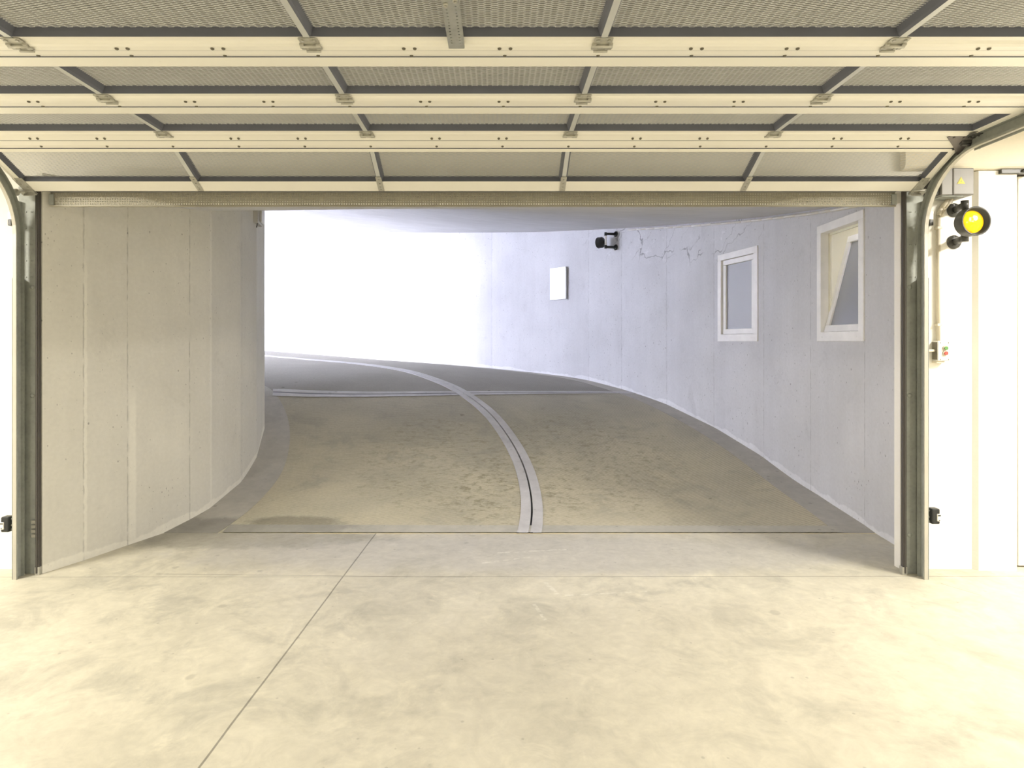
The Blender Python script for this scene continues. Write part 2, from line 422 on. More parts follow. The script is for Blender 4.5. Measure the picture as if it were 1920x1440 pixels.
# ------------------------------------------------------------------ mesh helpers
class MB:
    def __init__(s):
        s.v = []; s.f = []; s.mi = []; s.cur = 0; s.smooth = []
        s.sm = False
    def face(s, idx):
        s.f.append(idx); s.mi.append(s.cur); s.smooth.append(s.sm)
    def box(s, x0, x1, y0, y1, z0, z1, bev=0.0, M=None):
        if bev > 0:
            bm = bmesh.new()
            bmesh.ops.create_cube(bm, size=1)
            for q in bm.verts:
                q.co = Vector(((x0 + x1) / 2 + q.co.x * (x1 - x0), (y0 + y1) / 2 + q.co.y * (y1 - y0), (z0 + z1) / 2 + q.co.z * (z1 - z0)))
            bmesh.ops.bevel(bm, geom=bm.edges[:], offset=bev, segments=2, affect='EDGES', profile=0.5)
            s.add_bm(bm, M)
            return s
        b = len(s.v)
        pts = [(x0, y0, z0), (x1, y0, z0), (x1, y1, z0), (x0, y1, z0), (x0, y0, z1), (x1, y0, z1), (x1, y1, z1), (x0, y1, z1)]
        s.v += [tuple(M @ Vector(p)) if M else p for p in pts]
        for q in ((0, 3, 2, 1), (4, 5, 6, 7), (0, 1, 5, 4), (1, 2, 6, 5), (2, 3, 7, 6), (3, 0, 4, 7)):
            s.face([b + i for i in q])
        return s
    def add_bm(s, bm, M=None):
        b = len(s.v)
        bm.verts.index_update()
        s.v += [tuple(M @ q.co) if M else tuple(q.co) for q in bm.verts]
        for f in bm.faces:
            s.face([b + q.index for q in f.verts])
        bm.free()
    def tube(s, p0, p1, r0, r1=None, n=16, caps=True):
        r1 = r0 if r1 is None else r1
        p0 = Vector(p0); p1 = Vector(p1); d = (p1 - p0).normalized()
        a = d.orthogonal().normalized(); c = d.cross(a)
        b = len(s.v)
        for p, r in ((p0, r0), (p1, r1)):
            for i in range(n):
                t = 2 * math.pi * i / n
                s.v.append(tuple(p + a * (r * math.cos(t)) + c * (r * math.sin(t))))
        old = s.sm; s.sm = True
        for i in range(n):
            j = (i + 1) % n
            s.face([b + i, b + j, b + n + j, b + n + i])
        s.sm = False
        if caps:
            s.face([b + i for i in range(n)][::-1]); s.face([b + n + i for i in range(n)])
        s.sm = old
        return s
    def path(s, pts, r, n=10):
        for a, c in zip(pts[:-1], pts[1:]):
            s.tube(a, c, r, n=n)
        return s
    def lathe(s, prof, M, n=32, close=False):
        """profile (radius, height) around local Z, then M"""
        b = len(s.v); old = s.sm; s.sm = True
        for r, z in prof:
            for i in range(n):
                t = 2 * math.pi * i / n
                s.v.append(tuple(M @ Vector((r * math.cos(t), r * math.sin(t), z))))
        for k in range(len(prof) - 1):
            for i in range(n):
                j = (i + 1) % n
                s.face([b + k * n + i, b + k * n + j, b + (k + 1) * n + j, b + (k + 1) * n + i])
        s.sm = False
        if close:
            s.face([b + i for i in range(n)][::-1]); s.face([b + (len(prof) - 1) * n + i for i in range(n)])
        s.sm = old
        return s
    def prism(s, poly, y0, y1, M=None):
        """poly in (x, z), extruded along y"""
        b = len(s.v); n = len(poly)
        pts = [(p[0], y0, p[1]) for p in poly] + [(p[0], y1, p[1]) for p in poly]
        s.v += [tuple(M @ Vector(p)) if M else p for p in pts]
        s.face([b + i for i in range(n)]); s.face([b + n + i for i in range(n)][::-1])
        for i in range(n):
            j = (i + 1) % n
            s.face([b + j, b + i, b + n + i, b + n + j])
        return s
    def extrude_x(s, prof, x0, x1, mats=None):
        """closed (y, z) outline extruded along x"""
        b = len(s.v); n = len(prof)
        s.v += [(x0, p[0], p[1]) for p in prof] + [(x1, p[0], p[1]) for p in prof]
        keep = s.cur
        for i in range(n):
            j = (i + 1) % n
            if mats: s.cur = mats[i]
            s.face([b + i, b + j, b + n + j, b + n + i])
        s.cur = keep
        s.face([b + i for i in range(n)][::-1]); s.face([b + n + i for i in range(n)])
        return s
    def mesh(s, name, mats):
        me = bpy.data.meshes.new(name)
        me.from_pydata(s.v, [], s.f)
        for m in (mats if isinstance(mats, (list, tuple)) else [mats]):
            me.materials.append(m)
        me.polygons.foreach_set('material_index', s.mi)
        me.polygons.foreach_set('use_smooth', s.smooth)
        bm = bmesh.new(); bm.from_mesh(me)
        bmesh.ops.recalc_face_normals(bm, faces=bm.faces[:])
        bm.to_mesh(me); bm.free()
        me.update()
        return me
    def build(s, name, mats, parent=None, loc=None, rot=None):
        return link(name, s.mesh(name, mats), parent, loc, rot)

def link(name, me, parent=None, loc=None, rot=None):
    o = bpy.data.objects.new(name, me)
    C.objects.link(o)
    if parent: o.parent = parent
    if loc is not None: o.location = loc
    if rot is not None: o.rotation_euler = rot
    return o

def tag(o, label, cat, group=None, kind=None):
    o['label'] = label; o['category'] = cat
    if group: o['group'] = group
    if kind: o['kind'] = kind
    return o

def empty(name, loc, rz=0.0):
    o = bpy.data.objects.new(name, None)
    o.empty_display_size = 0.1
    o.location = loc; o.rotation_euler = (0, 0, rz)
    C.objects.link(o)
    return o

def struct(o, label=None, cat=None):
    o['kind'] = 'structure'
    if label: o['label'] = label
    if cat: o['category'] = cat
    return o

def grid_mesh(name, us, vs, fn, mat, uvfn=None, flip=False, thick=None, uvs=None):
    """surface fn(u, v) over the parameter lists"""
    verts = [fn(u, v) for v in vs for u in us]
    nu = len(us); faces = []
    for j in range(len(vs) - 1):
        for i in range(nu - 1):
            q = [j * nu + i, j * nu + i + 1, (j + 1) * nu + i + 1, (j + 1) * nu + i]
            faces.append(q[::-1] if flip else q)
    me = bpy.data.meshes.new(name)
    me.from_pydata(verts, [], faces)
    me.materials.append(mat)
    params = [(u, v) for v in vs for u in us]
    for un, f in (uvs or {}).items():
        lay = me.uv_layers.new(name=un)
        for l in me.loops:
            lay.data[l.index].uv = f(*params[l.vertex_index])
    me.update()
    o = link(name, me)
    if thick:
        m = o.modifiers.new('thickness', 'SOLIDIFY'); m.thickness = thick; m.offset = -1
    return o

# ------------------------------------------------------------------ the curved ramp: plan and heights
CX, CY = -5.56, 5.62
def interp(tab, x):
    if x <= tab[0][0]: return tab[0][1]
    for (a, b), (c, d) in zip(tab[:-1], tab[1:]):
        if x <= c:
            return b + (d - b) * (x - a) / (c - a)
    return tab[-1][1]
def smooth_tab(tab, x, h):
    return (interp(tab, x - h) + 2 * interp(tab, x - h / 2) + 2 * interp(tab, x) + 2 * interp(tab, x + h / 2) + interp(tab, x + h)) / 8
H_OUT = [(-9, 0), (0, 0), (7.9, .075), (19.9, .42), (26.2, .585), (29.3, .665), (40.7, .86), (57.9, .97), (76, 1.09), (94, 1.28), (130, 1.65)]
H_IN = [(-9, 0), (0, 0), (7.2, .06), (21, .206), (35.7, .505), (52.7, .86), (67, .97), (85.7, 1.09), (103, 1.28), (140, 1.65)]
CROWN = [(0, 0), (12, .02), (20, .06), (28, .09), (37, .11), (53, .13), (77, .09), (100, .05), (140, 0)]
CEIL = [(-60, 2.42), (-10, 2.58), (-4.4, 2.63), (8.6, 2.89), (14.4, 3.01), (23.8, 3.2), (35.2, 3.41), (52.4, 3.70), (70.7, 3.95), (88.5, 4.12), (110, 4.3), (150, 4.6)]
R_OUT, R_IN = 8.56, 3.2
def a_start(r):
    return math.degrees(math.asin(max(-1, min(1, (4.80 - CY) / r))))
def ramp_z(a, r):
    s = a - a_start(r)
    if s <= 0: return 0.0
    t = (r - 3.2) / (8.56 - 3.2)
    t = max(0, min(1, t))
    h = min(3.0, s)
    z = (1 - t) * smooth_tab(H_IN, s, h) + t * smooth_tab(H_OUT, s, h)
    return z + smooth_tab(CROWN, a, 6) * 4 * t * (1 - t)
def ceil_z(a):
    return smooth_tab(CEIL, a, 3)
def pol(a, r, z):
    return (CX + r * math.cos(R(a)), CY + r * math.sin(R(a)), z)
def a_of(x, y):
    return math.degrees(math.atan2(y - CY, x - CX))
def ground(x, y):
    if y <= 4.8 and x > CX: return 0.0
    return ramp_z(a_of(x, y), math.hypot(x - CX, y - CY))

lane_uv = {'metres': lambda s, r: (R(s) * 6.0, r)}
def ring(name, r0, r1, nr, s0, s1, ns, mat, dz=0.0):
    rs = [r0 + (r1 - r0) * i / nr for i in range(nr + 1)]
    ss = [s0 + (s1 - s0) * (i / ns) for i in range(ns + 1)]
    def fn(s, r):
        a0 = a_start(r)
        a = a0 + s
        return pol(a, r, ramp_z(a, r) + dz)
    def uvf(s, r):
        return (R(a_start(r) + s) * 6.0, r)
    return struct(grid_mesh(name, ss, rs, fn, mat, uvs={'metres': uvf}, flip=True, thick=0.15))

LANE_L = ramp_mat('grooved_ramp_concrete_inner', 0.20, 0.029)
LANE_R = ramp_mat('grooved_ramp_concrete_outer', -0.50, 0.0245)
CURB = strip_mat('smooth_curb_concrete', (0.42, 0.40, 0.35))
DRAINM = strip_mat('smooth_drain_concrete', (0.54, 0.53, 0.52))
o = ring('ramp_lane', 3.47, 5.775, 12, 0, 140, 200, LANE_L)
struct(o, 'inner grooved concrete lane of the curved ramp, left of the slot drain', 'ramp')
o = ring('ramp_lane', 5.965, 8.26, 12, 0, 130, 200, LANE_R)
struct(o, 'outer grooved concrete lane of the curved ramp, right of the slot drain', 'ramp')
o = ring('ramp_curb_strip', 2.7, 3.47, 3, 0, 140, 200, CURB, 0.002)
struct(o, 'smooth concrete edge strip at the foot of the inner curved wall', 'curb strip')
o = ring('ramp_curb_strip', 8.26, 8.85, 3, 0, 130, 200, CURB, 0.002)
struct(o, 'smooth concrete edge strip at the foot of the outer curved wall', 'curb strip')
# slot drain between the lanes: two pale borders with a dark slot
ss = [-.15 + 130 * i / 220 for i in range(221)]
def drain_border(r0, r1):
    g = MB()
    for s in ss:
        for (r, dz) in ((r0, -.05), (r0, .010), (r1, .010), (r1, -.05)):
            a = a_start(r) + s
            g.v.append(pol(a, r, ramp_z(a, r) + dz))
    for i in range(len(ss) - 1):
        for q in range(3):
            g.face([i * 4 + q, i * 4 + q + 1, (i + 1) * 4 + q + 1, (i + 1) * 4 + q])
    return g
dr = empty('slot_drain', pol(a_start(5.87), 5.87, 0))
struct(dr, 'curved slot drain with two pale borders running up the middle of the ramp', 'drain')
for r0, r1 in ((5.775, 5.862), (5.878, 5.965)):
    ob = drain_border(r0, r1).build('drain_border', DRAINM)
    ob.parent = dr; ob.matrix_parent_inverse = Matrix.Translation(dr.location).inverted()
ob = MB()
for s in ss:
    for r in (5.85, 5.89):
        a = a_start(r) + s
        ob.v.append(pol(a, r, ramp_z(a, r) - .035))
for i in range(len(ss) - 1):
    ob.face([i * 2, i * 2 + 1, (i + 1) * 2 + 1, (i + 1) * 2])
ob = ob.build('drain_slot', SLOT)
ob.parent = dr; ob.matrix_parent_inverse = Matrix.Translation(dr.location).inverted()

# transverse movement joint across the ramp
JA, JB = Vector((-2.83, 7.74)), Vector((2.10, 9.42))
def joint_band(off0, off1, dz):
    d = (JB - JA).normalized(); nrm = Vector((-d.y, d.x))
    g = MB(); n = 60
    for i in range(n + 1):
        t = i / n
        wd = 1.0 - 0.45 * t
        base = JA.lerp(JB, t)
        for o_ in (off0, off1):
            q = base + nrm * o_ * wd
            g.v.append((q.x, q.y, ground(q.x, q.y) + dz))
    for i in range(n):
        g.face([i * 2, i * 2 + 1, i * 2 + 3, i * 2 + 2])
    return g
jt = empty('ramp_cross_joint', (JA.x, JA.y, ground(JA.x, JA.y)))
struct(jt, 'pale double strip crossing both ramp lanes', 'joint')
for a, b, dz, m in ((-.12, -.02, .006, DRAINM), (.02, .12, .006, DRAINM), (-.02, .02, .003, simple('joint_filler', (.22, .22, .24), .7))):
    ob = joint_band(a, b, dz).build('joint_strip', m, None)
    ob.parent = jt; ob.matrix_parent_inverse = Matrix.Translation(jt.location).inverted()

# smooth lead strip at the foot of the ramp
g = MB()
for i in range(61):
    x = -2.15 + (2.72 + 2.15) * i / 60
    for y, z in ((4.80, .006), (4.94, .006)):
        g.v.append((x, y, ground(x, y) + z))
for i in range(60):
    g.face([i * 2, i * 2 + 2, i * 2 + 3, i * 2 + 1])
g.build('trim_1', strip_mat('ramp_lead_concrete', (0.44, 0.42, 0.355)))['kind'] = 'structure'

# garage floor
g = MB()
g.box(-7, 7, -7, 4.80, -0.2, 0)
g.box(-18, 6, 4.80, 18, -0.3, -0.22)  # unseen slab added under the ramp to block sky light leaks
g.build('floor', floor_mat())['kind'] = 'structure'

# ---- outer wall, faceted like its formwork
A_W = [(-4.4, 0.75), (8.2, 13.67)]         # the two window spans
angs = [-10.0, -7.5, -4.4, 0.75, 7.47, 8.2, 13.67, 14.3, 21.3, 28.4, 33.8, 40.5, 42.9, 50.4, 57.6, 65.9, 72.8, 79.9, 88.4, 96, 104, 112, 120, 128]
WZ0, WZ1 = 1.50, 2.57
def outer_pt(a): return pol(a, R_OUT, 0)
arc = [0.0]
for a, b in zip(angs[:-1], angs[1:]):
    p, q = Vector(outer_pt(a)), Vector(outer_pt(b))
    arc.append(arc[-1] + (q - p).length)
jl = [arc[i] for i in (2, 4, 7, 8, 10, 13, 14)]
OUTM = wall_concrete('outer_ramp_wall_concrete', (0.62, 0.62, 0.63), jl + [arc[3] + .12, arc[9]], pore=0.22, crack=(arc[5], arc[10], 0.50), foot=0.6)
me = bpy.data.meshes.new('wall_right')
V, F, UV, FT, TP = [], [], [], [], []
def wall_quad(p0, p1, u0, u1, z00, z01, z10, z11, f0, f1, c0, c1):
    b = len(V)
    V.extend([(p0[0], p0[1], z00), (p1[0], p1[1], z10), (p1[0], p1[1], z11), (p0[0], p0[1], z01)])
    F.append([b, b + 1, b + 2, b + 3])
    UV.extend([(u0, z00), (u1, z10), (u1, z11), (u0, z01)])
    FT.extend([(u0, z00 - f0), (u1, z10 - f1), (u1, z11 - f1), (u0, z01 - f0)])
    TP.extend([(u0, c0 - z00), (u1, c1 - z10), (u1, c1 - z11), (u0, c0 - z01)])
def wall_mesh(name, pts, us, feet, ceils, mat, holes=(), parapet=None):
    V.clear(); F.clear(); UV.clear(); FT.clear(); TP.clear()
    for i in range(len(pts) - 1):
        top0, top1 = ceils[i] + .08, ceils[i + 1] + .08
        if i in holes:
            wall_quad(pts[i], pts[i + 1], us[i], us[i + 1], feet[i] - .2, WZ0, feet[i + 1] - .2, WZ0, feet[i], feet[i + 1], ceils[i], ceils[i + 1])
            wall_quad(pts[i], pts[i + 1], us[i], us[i + 1], WZ1, top0, WZ1, top1, feet[i], feet[i + 1], ceils[i], ceils[i + 1])
        else:
            wall_quad(pts[i], pts[i + 1], us[i], us[i + 1], feet[i] - .2, top0, feet[i + 1] - .2, top1, feet[i], feet[i + 1], ceils[i], ceils[i + 1])
    me = bpy.data.meshes.new(name)
    me.from_pydata(V, [], F)
    for nm, dat in (('metres', UV), ('foot', FT), ('top', TP)):
        lay = me.uv_layers.new(name=nm)
        for l in me.loops: lay.data[l.index].uv = dat[l.vertex_index]
    me.materials.append(mat)
    return link(name, me)
pts = [outer_pt(a)[:2] for a in angs]
feet = [ramp_z(a, R_OUT) for a in angs]
ceils = [ceil_z(a) for a in angs]
wr = wall_mesh('wall_right', pts, arc, feet, ceils, OUTM, holes=(angs.index(-4.4), angs.index(8.2)))
m = wr.modifiers.new('thickness', 'SOLIDIFY'); m.thickness = 0.06; m.offset = 1
struct(wr, 'outer curved concrete wall of the ramp with two windows', 'wall')

# ---- inner wall
inn = [(-2.936, 3.96), (-2.83, 4.20), (-2.71, 4.53), (-2.52, 5.03), (-2.455, 5.24), (-2.41, 5.75), (-2.45, 6.25), (-2.585, 6.82), (-2.80, 7.30)]
inn += [pol(a, 3.2, 0)[:2] for a in (40, 50, 60, 72, 85, 100, 115, 130)]
us = [0.0]
for p, q in zip(inn[:-1], inn[1:]):
    us.append(us[-1] + math.hypot(q[0] - p[0], q[1] - p[1]))
INM = wall_concrete('inner_ramp_wall_concrete', (0.65, 0.635, 0.57), [us[1], us[3], us[5] + .05, us[2] - .02], pore=0.19, foot=0.5,
                    light_streaks=((us[2] - .01, .05, 1.3), (us[4] + .0, .03, 2.9), (us[1], .02, 2.2)))
wi = wall_mesh('wall_left', inn, us, [ground(*p) for p in inn], [ceil_z(a_of(*p)) for p in inn], INM)
m = wi.modifiers.new('thickness', 'SOLIDIFY'); m.thickness = 0.06; m.offset = -1
struct(wi, 'inner convex concrete wall of the curved ramp, left of the opening', 'wall')

# ---- ramp ceiling (ends where the ramp comes out under the sky)
k = NT('ramp_ceiling_concrete')
pp = k.new('ShaderNodeNewGeometry').outputs['Position']
n1 = k.noise(k.scaled(pp, 1, 1, 1), 0.8, 5, .6, .6)
n2 = k.noise(k.scaled(pp, 1.0, 9.0, 1), 1.3, 5, .7, .5)
k.put(k.b.inputs['Base Color'], k.mul((.60, .60, .605, 1), k.math('MULTIPLY', k.maprange(n1, .3, .7, .93, 1.05), k.maprange(n2, .3, .7, .86, 1.08))))
k.b.inputs['Roughness'].default_value = 0.8
k.bump(n2, 0.3, 0.01)
aa = [i / 80 for i in range(81)]
rr = [2.6 + (8.62 - 2.6) * i / 6 for i in range(7)]
def cfn(a, r):
    a0 = math.degrees(math.asin((4.121 - CY) / r)); a = a0 + (127 - a0) * a
    return pol(a, r, ceil_z(a))
cl = grid_mesh('ramp_ceiling', aa, rr, cfn, k.m, flip=False)
m = cl.modifiers.new('thickness', 'SOLIDIFY'); m.thickness = 0.25; m.offset = -1
struct(cl, 'grey concrete underside of the slab above the ramp', 'ceiling')

# white plastic cable cover along the wall and ceiling corner
g = MB()
for i in range(25):
    a = -7 + (27 + 7) * i / 24
    q0 = pol(a, R_OUT - .042, ceil_z(a) - .035)
    g.v.append(q0)
pts_c = g.v[:]
g = MB(); g.path(pts_c, 0.013, 6)
tag(g.build('cable', WHITEP), 'thin white cable run along the corner of outer wall and ramp ceiling', 'cable')

# ------------------------------------------------------------------ garage shell
g = MB()
g.box(-7, -2.94, 4.04, 4.12, 0, 3.0)
g.build('wall_front_left', WHITE)['kind'] = 'structure'
g = MB()
g.box(2.655, 3.128, 4.04, 4.10, 0, 2.65)
g.build('wall_front_right', WHITE)['kind'] = 'structure'
g = MB()
g.box(-2.94, 2.655, 4.04, 4.12, 2.41, 3.0)
g.build('wall_front_lintel', WHITE)['kind'] = 'structure'
g = MB()      # rounded cream beam over the wall right of the door
prof = [(4.20, 3.0), (3.985, 3.0), (3.985, 2.655), (3.990, 2.640), (4.000, 2.628), (4.015, 2.622), (4.20, 2.622)]
g.extrude_x(prof, 2.655, 7)
g.build('trim_2', BEAMW)['kind'] = 'structure'
# white lined jamb and door leaf at the right edge
g = MB()
b = [(3.128, 4.045), (3.150, 4.012), (3.40, 4.012), (3.40, 4.2), (3.128, 4.2)]
g.v = [(x, y, 0.0) for x, y in b] + [(x, y, 2.615) for x, y in b]
for i in range(5):
    j = (i + 1) % 5
    g.face([i, j, 5 + j, 5 + i])
g.face([4, 3, 2, 1, 0]); g.face([5, 6, 7, 8, 9])
g.build('trim_3', WHITE)['kind'] = 'structure'
dl = empty('door_1', (3.41, 4.07, 0.012)); dl['kind'] = 'structure'
dl['label'] = 'white panelled door at the right edge'; dl['category'] = 'door'
g = MB(); g.box(0.05, 0.9, 0, .05, 0, 2.58)
g.build('leaf', WHITE, dl)
g = MB(); g.box(-.01, .9, .05, .08, -.012, 2.61)
g.build('rebate', RUBBER, dl)
g = MB(); g.box(-.13, .10, -.085, -.045, 2.582, 2.605)
g.box(-.0, .10, -.10, -.045, 2.588, 2.604)
g.build('door_closer', OLIVE, dl)
# rest of the room, around and behind the camera
g = MB(); g.box(-7.1, -7, -7, 4.12, 0, 3.0); g.build('wall_side_left', WHITE)['kind'] = 'structure'
g = MB(); g.box(7, 7.1, -7, 4.2, 0, 3.0); g.build('wall_side_right', WHITE)['kind'] = 'structure'
g = MB(); g.box(-7.1, 7.1, -7.1, -7, 0, 3.0); g.build('wall_back', WHITE)['kind'] = 'structure'
g = MB(); g.box(-7.1, 7.1, -7.1, 4.3, 3.0, 3.2); g.build('ceiling', CEILM)['kind'] = 'structure'
g = MB(); g.box(4.3, 7, 4.1, 4.2, 0, 3.0); g.build('wall_front_far', WHITE)['kind'] = 'structure'

# lamps of the garage (outside the frame) and an added fill lamp hidden behind the lintel
LAMP_LABELS = ['long white ceiling lamp to the right of the garage door', 'long white ceiling lamp to the left of the garage door', 'long white ceiling lamp above and behind the camera',
               'long white ceiling lamp behind the camera on the left', 'long white ceiling lamp behind the camera on the right']
for i, (gx, gy, gp) in enumerate(GARAGE_LAMPS):
    t = empty('ceiling_lamp', (gx, gy, 3.0))
    tag(t, LAMP_LABELS[i], 'lamp')
    g = MB(); g.box(-.10, .10, -.75, .75, -.09, 0, .01); g.build('housing', WHITEP, t)
for gx, gy, gz, gp in RAMP_FILL_LAMPS:
    t = empty('ramp_fill_lamp', (gx, gy, gz + .01))
    tag(t, 'long white added fill lamp under the ramp ceiling, hidden behind the lintel', 'lamp')
    g = MB(); g.box(-.65, .65, -.08, .08, 0, .07, .01)
    g.box(-.5, -.48, -.01, .01, .06, ceil_z(-15) - gz); g.box(.48, .5, -.01, .01, .06, ceil_z(-15) - gz)
    g.build('housing', WHITEP, t)

# ------------------------------------------------------------------ windows in the outer wall
def window(idx, a0, a1, tilt, name_label):
    p0 = Vector(outer_pt(a0)); p1 = Vector(outer_pt(a1))
    W = (p1 - p0).length
    H = WZ1 - WZ0
    t = empty('window_%d' % idx, (p0.x, p0.y, WZ0))
    d = (p1 - p0).normalized()
    t.rotation_euler = (0, 0, math.atan2(d.y, d.x))
    # local x runs along the wall away from the garage, +y points to the ramp (towards the centre)
    t['kind'] = 'structure'; t['label'] = name_label; t['category'] = 'window'
    fb = 0.075
    g = MB()
    y0, y1 = -.075, .012
    g.box(0, W, y0, y1, 0, fb + .01, .003); g.box(0, W, y0, y1, H - fb, H, .003)
    g.box(0, fb, y0, y1, fb, H - fb, .003); g.box(W - fb, W, y0, y1, fb, H - fb, .003)
    for sx in (.10, W - .10):
        g.tube((sx, y1, .04), (sx, y1 + .002, .04), .006, n=8)
    g.build('window_frame', FRAMEW, t)
    # inner rebate frame
    g = MB()
    f2 = fb + .022
    g.box(fb, W - fb, -.075, -.059, fb, f2); g.box(fb, W - fb, -.075, -.059, H - f2, H - fb)
    g.box(fb, f2, -.075, -.059, fb, H - fb); g.box(W - f2, W - fb, -.075, -.059, fb, H - fb)
    g.build('rebate', FRAMEI, t)
    # sash, hinged at the bottom, leaning into the room when open
    x0, x1 = fb + .008, W - fb - .008
    hs = H - 2 * fb - .016
    s = 0.062
    sash = MB()
    sash.box(x0, x1, -.045, 0, 0, s, .004); sash.box(x0, x1, -.045, 0, hs - s, hs, .004)
    sash.box(x0, x0 + s, -.045, 0, s, hs - s, .004); sash.box(x1 - s, x1, -.045, 0, s, hs - s, .004)
    so = sash.build('sash', FRAMEW, t, (0, -.012, fb + .012), (tilt, 0, 0))
    g = MB(); g.box(x0 + s - .005, x1 - s + .005, -.028, -.018, s - .005, hs - s + .005)
    g.build('pane', GLASS, so)
    if not tilt:
        g = MB()       # folded paper lying on the bottom of the sash
    return t
window(1, 8.2, 13.67, 0, 'closed white window with grey glass, further up the ramp wall')
window(2, -4.4, 0.75, R(14), 'white window with its sash tilted open, nearest the garage door')
# the lit room behind the windows
g = MB()
rp = []
for a in (-6.5, 15.5):
    rp.append(pol(a, R_OUT + .16, 0))
qa, qb = Vector(rp[0]), Vector(rp[1]); d = (qb - qa).normalized(); nn = Vector((d.y, -d.x, 0))
def room_box(z0, z1, dep):
    c = [qa, qb, qb + nn * dep, qa + nn * dep]
    b = len(g.v)
    g.v += [(p.x, p.y, z0) for p in c] + [(p.x, p.y, z1) for p in c]
    for q in ((0, 1, 2, 3), (4, 7, 6, 5), (1, 2, 6, 5), (2, 3, 7, 6), (3, 0, 4, 7)):
        g.face([b + i for i in q])
room_box(0.6, 3.0, 1.1)
ob = g.build('wall_room_behind', ROOMM); ob['kind'] = 'structure'
mid = (qa + qb) / 2 + nn * .55
area_light('room_fill_light', (mid.x, mid.y, 2.93), .3, .3, 9, WARM)  # added fill light for the room, its source is never seen
t = empty('room_fill_lamp', (mid.x, mid.y, 3.0)); tag(t, 'square added fill lamp, out of view in the room behind the ramp windows', 'lamp')
g = MB(); g.box(-.17, .17, -.17, .17, -.06, 0, .01); g.build('housing', WHITEP, t)

# ------------------------------------------------------------------ sectional door
XL, XR = -3.00, 2.69
RIBX = [-1.88, -0.733, 0.413, 1.56]
ZB = 2.67                     # underside of the open door
SEAM = [1.368, 1.896, 2.424, 2.966, 3.478]
door = empty('sectional_garage_door', (-.155, 3.478, ZB))
tag(door, 'open overhead sectional garage door of cream rails and expanded metal mesh', 'garage door')
OFFX = door.location.x
TH = 0.045
def rail_profile(y0, kind, ln):
    """closed (y, z) outline of a rail; z = 0 is the underside; material per edge: 0 cream, 1 dark"""
    if kind == 'head':        # wide part behind a seam
        lo = [(0, .012), (.0045, .011), (.005, .003), (.0395, -.002), (.0400, .012), (.0445, .012), (.0450, 0.0), (.078, .0), (.106, .006), (.1065, .007), (.1095, .007), (.110, .003), (ln, -.002)]
    elif kind == 'tail':      # narrow part in front of a seam
        lo = [(0, 0.001), (.035, .004), (.044, -.004), (.058, -.009), (.062, -.006), (.063, .006), (ln, .012)]
    else:
        lo = [(0, 0), (ln, 0)]
    n = len(lo)
    out = [(y0 + a, b) for a, b in lo] + [(y0 + ln, TH), (y0, TH)]
    mats = [0] * (n - 1)
    if kind == 'head': mats[0] = mats[1] = mats[3] = mats[4] = mats[5] = mats[9] = mats[10] = 1
    if kind == 'tail': mats[-1] = 1
    mats += [0 if kind == 'bottom' else 1, 1, 1]
    if kind == 'head': mats[-1] = 0
    return out, mats
def strand_mesh(wd, dp):
    g = MB(); P, p, a = 0.047, 0.0062, 0.0026
    n = int(wd / P); P = wd / n
    rows = int(dp / p)
    th = R(58); hw = 0.0015; tk = 0.0005
    cy, cz = math.cos(th) * hw, math.sin(th) * hw
    ny, nz = -math.sin(th) * tk, math.cos(th) * tk
    for r_ in range(rows + 1):
        sg = 1 if r_ % 2 else -1
        yc = r_ * p
        xs = []
        for i in range(n):
            xs += [(i * P, sg * a), (i * P + .22 * P, sg * a), (i * P + .5 * P, -sg * a), (i * P + .72 * P, -sg * a)]
        xs.append((n * P, sg * a))
        b = len(g.v)
        for x, dy in xs:
            y = yc + dy
            g.v += [(x, y - cy - ny, -cz - nz), (x, y + cy - ny, cz - nz), (x, y + cy + ny, cz + nz), (x, y - cy + ny, -cz + nz)]
        for i in range(len(xs) - 1):
            q = b + i * 4
            for e in range(4):
                f = (e + 1) % 4
                g.face([q + e, q + f, q + 4 + f, q + 4 + e])
    return g.mesh('mesh_infill', MESHM)
def mullion_mesh(ln):
    g = MB()
    poly = [(-.0125, 0), (.0125, 0), (.019, .012), (.028, TH), (-.028, TH), (-.019, .012)]
    b = len(g.v); n = len(poly)
    g.v += [(p[0], 0, p[1]) for p in poly] + [(p[0], ln, p[1]) for p in poly]
    for i in range(n):
        j = (i + 1) % n
        g.cur = 0 if i == 0 else 1
        g.face([b + i, b + j, b + n + j, b + n + i])
    g.cur = 1
    g.face([b + i for i in range(n)][::-1]); g.face([b + n + i for i in range(n)])
    return g.mesh('mullion', [MULL, DARK])
HEAD, TAIL = 0.182, 0.066
bounds = [XL + .045] + RIBX + [XR - .045]
fields = [(bounds[i] + (.02 if i else 0), bounds[i + 1] - (.02 if i < 4 else 0)) for i in range(5)]
BASEW = 1.10
infill = strand_mesh(BASEW, .532 - HEAD - TAIL + .02)
infill_d = strand_mesh(BASEW, .474 - .13 - .091 + .02)
mull = mullion_mesh(.5419 - HEAD - TAIL)
mull_d = mullion_mesh(.474 - .13 - .091)
sg = MB()
sg.lathe([(.0075, 0), (.0075, -.003), (.005, -.0055), (.0012, -.006)], Matrix.Identity(4), 10, True)
screw = sg.mesh('screw', SCREW)

